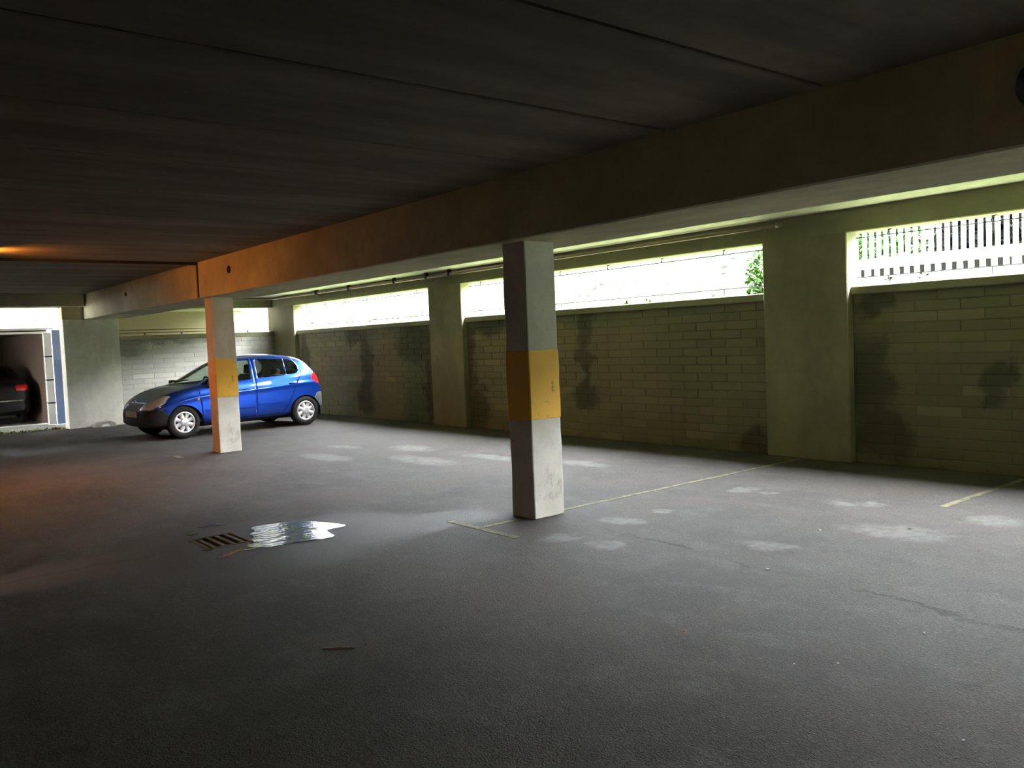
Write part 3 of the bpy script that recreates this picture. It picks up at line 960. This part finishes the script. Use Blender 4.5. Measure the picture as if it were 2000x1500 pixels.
def cut(bm, layer, poly, ia, ib, flt, tg, over=(0,), delete=False):
    """knife a convex outline into the shell and tag the faces inside it"""
    n = len(poly)
    area = sum(poly[i][0] * poly[(i + 1) % n][1] - poly[(i + 1) % n][0] * poly[i][1] for i in range(n))
    if area < 0:
        poly = poly[::-1]
    a0, a1 = min(p[0] for p in poly) - .02, max(p[0] for p in poly) + .02
    b0, b1 = min(p[1] for p in poly) - .02, max(p[1] for p in poly) + .02
    fs = []
    for f in bm.faces:
        if not flt(f.calc_center_median(), f.normal):
            continue
        aa = [v.co[ia] for v in f.verts]
        if max(aa) < a0 or min(aa) > a1:
            continue
        bb = [v.co[ib] for v in f.verts]
        if max(bb) >= b0 and min(bb) <= b1:
            fs.append(f)
    for i in range(n):
        p, q = poly[i], poly[(i + 1) % n]
        co, no = [0, 0, 0], [0, 0, 0]
        co[ia], co[ib] = p
        no[ia], no[ib] = q[1] - p[1], -(q[0] - p[0])
        geom = list({e for f in fs for e in f.edges}) + list({v for f in fs for v in f.verts}) + fs
        res = bmesh.ops.bisect_plane(bm, geom=geom, dist=1e-5, plane_co=co, plane_no=no)
        fs = [g for g in res['geom'] if isinstance(g, bmesh.types.BMFace)]
        # drop what already lies wholly outside this edge
        fs = [f for f in fs if min((v.co[ia] - p[0]) * no[ia] + (v.co[ib] - p[1]) * no[ib] for v in f.verts) < -1e-6]
    hit = []
    for f in fs:
        if f.is_valid and f[layer] in over:
            f[layer] = tg
            hit.append(f)
    if delete:
        bmesh.ops.delete(bm, geom=hit, context='FACES')
    bm.normal_update()
    return hit

def rounded(pts, r, k=4):
    out = []
    n = len(pts)
    for i in range(n):
        p, a, b = Vector(pts[i]), Vector(pts[i - 1]), Vector(pts[(i + 1) % n])
        rr = r[i] if isinstance(r, (list, tuple)) else r
        da, db = (a - p), (b - p)
        ra, rb = min(rr, da.length * .45), min(rr, db.length * .45)
        p0, p1 = p + da.normalized() * ra, p + db.normalized() * rb
        for j in range(k + 1):
            s = j / k
            q = (1 - s) ** 2 * p0 + 2 * s * (1 - s) * p + s * s * p1
            out.append((q.x, q.y))
    return out

def wheel(car, x, side, ym, r, cover, z=None):
    y = side * ym
    o = empty('wheel', (x, y, r))
    o.parent = car
    w_ = .175
    s = side
    prof = [(r * .66, -.085), (r * .80, -.09), (r * .93, -.082), (r * .985, -.062), (r, -.03), (r, .03), (r * .985, .062), (r * .93, .082), (r * .80, .09), (r * .66, .085)]
    build('tyre', MB().lathe([(a, b) for a, b in prof], 40, 'y', closed=True), M['rubber'], o, True)
    build('wheel_hub', MB().lathe([(r * .68, .03 * s), (r * .60, .02 * s), (.001, .02 * s)], 32, 'y'), M['plastic'], o, True)
    mb = MB()
    d = .082 * s
    R = r * .66
    mb.lathe([(R * 1.03, d - .02 * s), (R * 1.02, d), (R * .93, d + .008 * s), (R * .84, d - .002 * s), (R * .82, d - .03 * s)], 40, 'y')
    mb.lathe([(R * .50, d - .03 * s), (R * .46, d + .000 * s), (R * .25, d + .010 * s), (.001, d + .012 * s)], 40, 'y')
    for k in range(8):
        a = 2 * math.pi * (k + .5) / 8
        ca, sa = math.cos(a), math.sin(a)
        pts = []
        for rr, hw in ((R * .30, .042), (R * .55, .036), (R * .72, .036), (R * .90, .052)):
            for q in (-1, 1):
                for dd in (0, -.02):
                    crown = .006 if abs(rr - R * .55) < .03 else 0
                    u, v = rr, q * hw * (r / .285)
                    pts.append((u * ca - v * sa, d + (dd + crown) * s, u * sa + v * ca))
        fs = []
        for i in range(3):
            b = 4 * i
            fs += [(b, b + 4, b + 6, b + 2), (b + 1, b + 3, b + 7, b + 5), (b, b + 1, b + 5, b + 4), (b + 2, b + 6, b + 7, b + 3)]
        mb.add(pts, fs)
    cv = build('wheel_cover', mb, M['silver'], o, True)
    cv['label'] = 'silver eight spoke wheel cover'
    return o

def soft(name, c, s, mat, parent, lev=2, rot=0):
    me = MB().cbox((0, 0, 0), s).mesh(name)
    o = link(name, me, mat, parent, True)
    o.location = c
    o.rotation_euler = (0, rot, 0)
    md = o.modifiers.new('b', 'BEVEL'); md.width = min(s) * .3; md.segments = 3
    return o

def split_body(bm, layer, names, car, mats, ops=None):
    objs = {}
    for tg, nm in names.items():
        fs = [f for f in bm.faces if f[layer] == tg]
        if not fs:
            continue
        b2 = bmesh.new()
        vm = {}
        for f in fs:
            vv = []
            for v in f.verts:
                if v not in vm:
                    vm[v] = b2.verts.new(v.co)
                vv.append(vm[v])
            try:
                b2.faces.new(vv)
            except ValueError:
                pass
        b2.normal_update()
        if nm[2]:
            bmesh.ops.inset_region(b2, faces=b2.faces[:], thickness=nm[2], depth=0, use_boundary=True, use_even_offset=True)
            b2.normal_update()
            for v in b2.verts:
                if v.is_boundary:
                    v.co -= v.normal * (nm[3] if len(nm) > 3 else .012)
        me = bpy.data.meshes.new(nm[0])
        b2.to_mesh(me)
        b2.free()
        o = link(nm[0], me, mats[nm[1]], car, True)
        objs[tg] = o
    return objs

def hatchback(loc, rz, label):
    car = empty('hatchback_car', loc, rz)
    tag(car, label, 'car')
    P = dict(
        stations=[0, .02, .07, .15, .26, .40, .56, .74, .90, 1.05, 1.20, 1.36, 1.54, 1.74, 1.95, 2.2, 2.5, 2.78, 3.0, 3.16, 3.27, 3.36, 3.43, 3.49, 3.545, 3.585, 3.61, 3.62],
        top=([0, .02, .07, .15, .26, .40, .56, .74, .90, 1.05, 1.20, 1.36, 1.54, 1.74, 1.95, 2.2, 2.5, 2.78, 3.0, 3.16, 3.27, 3.36, 3.43, 3.49, 3.545, 3.585, 3.61, 3.62],
             [.50, .56, .635, .695, .755, .815, .87, .92, .968, 1.05, 1.15, 1.25, 1.35, 1.425, 1.475, 1.50, 1.502, 1.482, 1.45, 1.41, 1.355, 1.27, 1.17, 1.06, .94, .80, .66, .60]),
        belt=([0, .4, .74, .95, 1.4, 2.0, 2.6, 3.1, 3.4, 3.62], [.48, .745, .84, .90, .945, .985, 1.03, 1.07, 1.05, .60]),
        wide=([0, .02, .07, .15, .26, .40, .56, .74, 1.2, 2.0, 2.8, 3.1, 3.3, 3.45, 3.55, 3.60, 3.62], [.40, .52, .615, .685, .745, .785, .808, .822, .83, .832, .83, .82, .80, .765, .71, .64, .56]),
        bot=([0, .05, .2, .5, 1.0, 2.6, 3.2, 3.5, 3.62], [.30, .25, .21, .20, .20, .20, .22, .27, .34]),
        shift=lambda x: -.17 if 0.9 < x < 1.6 else (-.17 * (2.1 - x) / .5 if 1.6 <= x < 2.1 else (.07 * min(1, (x - 2.9) / .3) if x > 2.9 else (-.05 if x > .7 else 0))))
    me = body_mesh(P)
    bm = bmesh.new()
    bm.from_mesh(me)
    bmesh.ops.recalc_face_normals(bm, faces=bm.faces)
    layer = bm.faces.layers.int.new('tag')
    FA, RA, WR = .74, 3.11, .285
    # wheel arches
    for ax in (FA, RA):
        for sd in (-1, 1):
            circ = [(ax + .335 * math.cos(2 * math.pi * k / 28), .285 + .335 * math.sin(2 * math.pi * k / 28)) for k in range(28)]
            cut(bm, layer, circ, 0, 2, lambda c, n, sd=sd: c.y * sd > .40, 99, delete=True)
    side = lambda c, n: abs(n.y) > .25 and abs(c.y) > .3 and c.z > .9
    fwin = rounded([(1.06, .965), (2.03, 1.015), (2.06, 1.385), (1.66, 1.37)], [.03, .03, .04, .10])
    rwin = rounded([(2.17, 1.025), (2.74, 1.058), (2.74, 1.375), (2.19, 1.39)], [.03, .02, .02, .04])
    qwin = rounded([(2.765, 1.06), (2.99, 1.075), (3.02, 1.20), (2.93, 1.345), (2.765, 1.372)], [.01, .09, .06, .08, .01])
    cut(bm, layer, fwin, 0, 2, side, 1)
    cut(bm, layer, rwin, 0, 2, side, 2)
    cut(bm, layer, qwin, 0, 2, side, 3)
    cut(bm, layer, rounded([(-.615, .985), (.615, .985), (.52, 1.39), (-.52, 1.39)], .05), 1, 2, lambda c, n: .8 < c.x < 1.75 and n.x < -.2, 4)
    cut(bm, layer, rounded([(-.52, 1.03), (.52, 1.03), (.46, 1.36), (-.46, 1.36)], .07), 1, 2, lambda c, n: c.x > 3.1 and n.x > .2, 5)
    # doors
    sd2 = lambda c, n: abs(c.y) > .35
    cut(bm, layer, rounded([(1.08, .30), (2.09, .27), (2.11, 1.425), (1.62, 1.43), (1.02, .935)], [.08, .03, .03, .1, .05]), 0, 2, sd2, 6)
    cut(bm, layer, rounded([(2.10, .27), (2.66, .28), (2.80, .55), (3.06, .95), (3.07, 1.18), (2.95, 1.385), (2.12, 1.425)], [.03, .06, .2, .1, .08, .08, .03]), 0, 2, sd2, 7)
    # front lamps, grilles, tail lamps, tailgate, hood
    for sd in (-1, 1):
        hl = [(sd * .39, .56), (sd * .64, .555), (sd * .755, .66), (sd * .745, .80), (sd * .62, .815), (sd * .44, .72)]
        cut(bm, layer, rounded(hl, .03), 1, 2, lambda c, n: c.x < .55, 8)
        tl = [(sd * .565, .84), (sd * .77, .83), (sd * .80, 1.0), (sd * .70, 1.10), (sd * .59, 1.02)]
        cut(bm, layer, rounded(tl, .03), 1, 2, lambda c, n: c.x > 3.3, 9)
    cut(bm, layer, rounded([(-.33, .555), (.33, .555), (.37, .665), (-.37, .665)], .02), 1, 2, lambda c, n: c.x < .3, 10)
    cut(bm, layer, rounded([(-.46, .30), (.46, .30), (.50, .385), (-.50, .385)], .03), 1, 2, lambda c, n: c.x < .3, 11)
    cut(bm, layer, rounded([(.22, -.66), (.86, -.70), (.86, .70), (.22, .66), (.15, .40), (.13, 0), (.15, -.40)], .05), 0, 1, lambda c, n: n.z > .4 and c.z > .6 and c.x < 1.0, 12)
    cut(bm, layer, [(-.1, .2), (.62, .2), (.62, .30), (.30, .56), (-.1, .56)], 0, 2, lambda c, n: c.x < .63, 13)
    cut(bm, layer, [(3.27, .2), (3.7, .2), (3.7, .66), (3.42, .66), (3.30, .50)], 0, 2, lambda c, n: c.x > 3.2, 14)
    cut(bm, layer, [(.85, .15), (2.95, .15), (2.95, .285), (.85, .285)], 0, 2, lambda c, n: abs(c.y) > .3 and abs(n.y) > .1, 15, over=(0, 6, 7))
    mats = dict(b=M['blue'], g=M['glass'], l=M['lens'], r=M['red'], k=M['plastic'], p=simple('dark_bumper', (0.022, 0.022, 0.024), .5), q=simple('grey_bumper', (0.10, 0.105, 0.115), .45))
    # doors are split left and right of the car
    for f in bm.faces:
        if f[layer] in (1, 2, 3, 6, 7, 8, 9, 15) and f.calc_center_median().y > 0:
            f[layer] += 20
    names = {0: ('body_shell', 'b', 0), 4: ('windscreen', 'g', 0), 5: ('rear_screen', 'g', 0), 10: ('grille', 'k', 0), 11: ('air_intake', 'k', 0), 12: ('bonnet', 'b', .006, .008), 13: ('front_bumper', 'p', .005, .006), 14: ('rear_bumper', 'q', .005, .006)}
    for d in (0, 20):
        names.update({1 + d: ('front_side_window', 'g', 0), 2 + d: ('rear_side_window', 'g', 0), 3 + d: ('quarter_window', 'g', 0), 6 + d: ('front_door', 'b', .007, .010), 7 + d: ('rear_door', 'b', .007, .010),
                      8 + d: ('headlamp', 'l', .006, .004), 9 + d: ('tail_lamp', 'r', .006, .004), 15 + d: ('sill_skirt', 'b', 0)})
    parts = split_body(bm, layer, names, car, mats)
    bm.free()
    if 8 in parts:
        for tg in (8, 28):
            parts[tg]['label'] = 'clear headlamp with amber corner'
    # amber corner of each headlamp
    for sd, tg in ((-1, 8), (1, 28)):
        if tg in parts:
            build('indicator', MB().lathe([(.001, .014), (.045, .010), (.055, 0)], 16, 'x', (.205, sd * .60, .61)), M['amber'], parts[tg], True)
    # wells, underbody, interior lining
    for ax in (FA, RA):
        for sd in (-1, 1):
            ring = [(ax + .34 * math.cos(math.pi * k / 20 * 1.15 - .24), .285 + .34 * math.sin(math.pi * k / 20 * 1.15 - .24)) for k in range(21)]
            vs = [(x, sd * .815, z) for x, z in ring] + [(x, sd * .50, z) for x, z in ring]
            fs = [(k, k + 1, k + 22, k + 21) for k in range(20)] + [tuple(range(21, 42))]
            build('wheel_arch_liner', MB().add(vs, fs), M['plastic'], car, True)
    build('underbody', MB().box((.45, -.5, .17), (3.3, .5, .26)), M['plastic'], car, bevel=.03)
    build('cabin_floor', MB().box((.95, -.76, .28), (3.2, .76, .36)), M['seat'], car)
    build('exhaust_silencer', MB().tube([(3.2, -.45, .22), (3.2, .2, .22)], .07, 12), M['plastic'], car, True)
    for sd in (-1, 1):
        st = soft('front_seat', (1.80, sd * .36, .50), (.50, .48, .16), M['seat'], car)
        soft('seat_back', (.30, 0, .30), (.14, .46, .62), M['seat'], st, rot=.22)
        soft('headrest', (.40, 0, .70), (.10, .26, .18), M['seat'], st, rot=.15)
    rs = soft('rear_seat', (2.70, 0, .52), (.46, 1.26, .16), M['seat'], car)
    soft('seat_back', (.30, 0, .26), (.14, 1.26, .52), M['seat'], rs, rot=.25)
    for sd in (-1, 1):
        soft('headrest', (.40, sd * .33, .56), (.09, .24, .14), M['seat'], rs, rot=.2)
    soft('dashboard', (1.13, 0, .84), (.42, 1.36, .20), M['plastic'], car)
    sw = build('steering_wheel', MB().lathe([(.18 + .016 * math.cos(2 * math.pi * k / 8), .016 * math.sin(2 * math.pi * k / 8)) for k in range(8)], 28, 'x', closed=True), M['plastic'], car, True)
    sw.location = (1.42, -.36, .93)
    sw.rotation_euler = (0, -.4, 0)
    # outside fittings
    for sd in (-1, 1):
        mr = soft('door_mirror', (1.22, sd * .885, .985), (.09, .14, .10), M['plastic'], car)
        soft('mirror_stalk', (.0, -sd * .075, -.05), (.07, .10, .05), M['plastic'], mr)
        build('mirror_glass', MB().box((.052, -.065, -.045), (.058, .065, .045)), M['chrome'], mr)
        for x, z, d in ((1.93, .815, 6), (2.86, .875, 7)):
            dn = parts.get(d + (20 if sd > 0 else 0), car)
            build('door_handle', MB().tube([(x - .08, sd * .822, z), (x - .05, sd * .848, z + .004), (x + .05, sd * .848, z + .008), (x + .08, sd * .822, z + .008)], .013, 8), M['blue'], dn, True)
        dn = parts.get(6 + (20 if sd > 0 else 0), car)
        build('rubbing_strip', MB().box((1.12, sd * .826, .46), (2.07, sd * .843, .50)), M['blue'], dn, bevel=.006)
        dn = parts.get(7 + (20 if sd > 0 else 0), car)
        build('rubbing_strip', MB().box((2.12, sd * .826, .50), (2.68, sd * .843, .535)), M['blue'], dn, bevel=.006)
        build('side_repeater', MB().lathe([(.001, .012), (.022, .008), (.028, 0)], 12, 'y', (1.0, sd * .818, .70)) if sd > 0 else MB().lathe([(.001, -.012), (.022, -.008), (.028, 0)], 12, 'y', (1.0, sd * .818, .70)), M['amber'], car, True)
    for ax in (FA, RA):
        for sd in (-1, 1):
            wheel(car, ax, sd, .725, WR, True)
    build('number_plate', MB().box((-.022, -.26, .42), (-.004, .26, .53)), M['plate'], car, bevel=.004)
    build('emblem', MB().lathe([(.042 + .006 * math.cos(2 * math.pi * k / 6), .006 * math.sin(2 * math.pi * k / 6)) for k in range(6)], 20, 'x', (.092, 0, .685), closed=True), M['chrome'], car, True)
    for sd in (-1, 1):
        build('wiper', MB().tube([(.98, sd * .10 + .25, 1.015), (1.02, sd * .10 - .05, 1.045), (1.03, sd * .10 - .25, 1.05)], .009, 6), M['plastic'], car)
    build('aerial', MB().tube([(1.75, .42, 1.41), (1.95, .42, 1.66)], .004, 6), M['plastic'], car)
    # final proportions: short overhangs, slightly lower body; wheels stay round
    done = set()
    for o in list(car.children):
        if o.name.startswith('wheel') and o.type == 'EMPTY':
            continue
        for q in [o] + list(o.children):
            if q.type == 'MESH' and q.location.length < 1e-6 and o.location.length < 1e-6 and q.data.name not in done:
                done.add(q.data.name)
                for v in q.data.vertices:
                    if v.co.x < .74:
                        v.co.x = .74 - (.74 - v.co.x) * .82
                    elif v.co.x > 3.11:
                        v.co.x = 3.11 + (v.co.x - 3.11) * .94
        o.scale.z = .95
        o.location.z *= .95
    return car

def saloon(loc, rz, label):
    car = empty('saloon_car', loc, rz)
    tag(car, label, 'car')
    st = [0, .03, .10, .22, .45, .75, 1.1, 1.35, 1.6, 1.85, 2.1, 2.5, 2.9, 3.2, 3.45, 3.65, 3.85, 4.1, 4.25, 4.33, 4.38, 4.40]
    P = dict(stations=st,
             top=([0, .03, .10, .22, .45, .75, 1.1, 1.35, 1.6, 1.85, 2.1, 2.5, 2.9, 3.2, 3.45, 3.65, 3.85, 4.1, 4.25, 4.33, 4.38, 4.40], [.50, .58, .66, .73, .80, .86, .93, 1.04, 1.20, 1.33, 1.40, 1.42, 1.40, 1.34, 1.22, 1.09, 1.02, 1.0, .98, .90, .72, .6]),
             belt=([0, .5, 1.1, 2.0, 3.0, 3.8, 4.3, 4.4], [.48, .78, .88, .92, .95, .97, .88, .58]),
             wide=([0, .03, .10, .22, .45, .75, 2.0, 3.4, 4.0, 4.25, 4.35, 4.40], [.5, .60, .70, .77, .82, .85, .86, .85, .83, .78, .70, .6]),
             bot=([0, .2, 3.8, 4.4], [.30, .2, .2, .32]),
             shift=lambda x: -.15 if 1.1 < x < 2.1 else (.10 if x > 2.9 else 0))
    bm = bmesh.new()
    bm.from_mesh(body_mesh(P))
    bmesh.ops.recalc_face_normals(bm, faces=bm.faces)
    layer = bm.faces.layers.int.new('tag')
    for ax in (.85, 3.45):
        for sd in (-1, 1):
            circ = [(ax + .35 * math.cos(2 * math.pi * k / 24), .30 + .35 * math.sin(2 * math.pi * k / 24)) for k in range(24)]
            cut(bm, layer, circ, 0, 2, lambda c, n, sd=sd: c.y * sd > .40, 99, delete=True)
    side = lambda c, n: abs(n.y) > .25 and abs(c.y) > .3 and c.z > .85
    cut(bm, layer, rounded([(1.45, .95), (2.35, .965), (2.36, 1.30), (1.98, 1.30)], .04), 0, 2, side, 1)
    cut(bm, layer, rounded([(2.44, .965), (3.35, .985), (3.05, 1.29), (2.45, 1.30)], .04), 0, 2, side, 2)
    cut(bm, layer, rounded([(-.58, 1.0), (.58, 1.0), (.50, 1.33), (-.50, 1.33)], .05), 1, 2, lambda c, n: 1.1 < c.x < 2.1 and n.x < -.2, 4)
    cut(bm, layer, rounded([(-.55, 1.10), (.55, 1.10), (.48, 1.32), (-.48, 1.32)], .05), 1, 2, lambda c, n: 2.9 < c.x < 3.75 and n.x > .2, 5)
    for sd in (-1, 1):
        cut(bm, layer, rounded([(sd * .50, .80), (sd * .80, .80), (sd * .80, .93), (sd * .50, .93)], .02), 1, 2, lambda c, n: c.x > 4.0, 9)
        cut(bm, layer, rounded([(sd * .45, .60), (sd * .78, .62), (sd * .78, .72), (sd * .45, .70)], .02), 1, 2, lambda c, n: c.x < .5, 8)
    for f in bm.faces:
        if f[layer] in (1, 2, 8, 9) and f.calc_center_median().y > 0:
            f[layer] += 20
    names = {0: ('body_shell', 'b', 0), 4: ('windscreen', 'g', 0), 5: ('rear_screen', 'g', 0)}
    for d in (0, 20):
        names.update({1 + d: ('front_side_window', 'g', 0), 2 + d: ('rear_side_window', 'g', 0), 8 + d: ('headlamp', 'l', 0), 9 + d: ('tail_lamp', 'r', 0)})
    split_body(bm, layer, names, car, dict(b=M['blackpaint'], g=M['glass'], l=M['lens'], r=M['red']))
    bm.free()
    build('underbody', MB().box((.45, -.5, .17), (4.0, .5, .26)), M['plastic'], car)
    build('rear_bumper_strip', MB().box((4.36, -.62, .56), (4.42, .62, .60)), M['chrome'], car, bevel=.01)
    for ax in (.85, 3.45):
        for sd in (-1, 1):
            wheel(car, ax, sd, .74, .30, True)
    return car

hatchback((-15.93, 4.10, 0), math.pi / 2 + math.radians(4), 'small blue five door hatchback parked behind the yellow banded column')
saloon((-26.7, 2.98, -.01), 0, 'black saloon car deep in the dark carport')
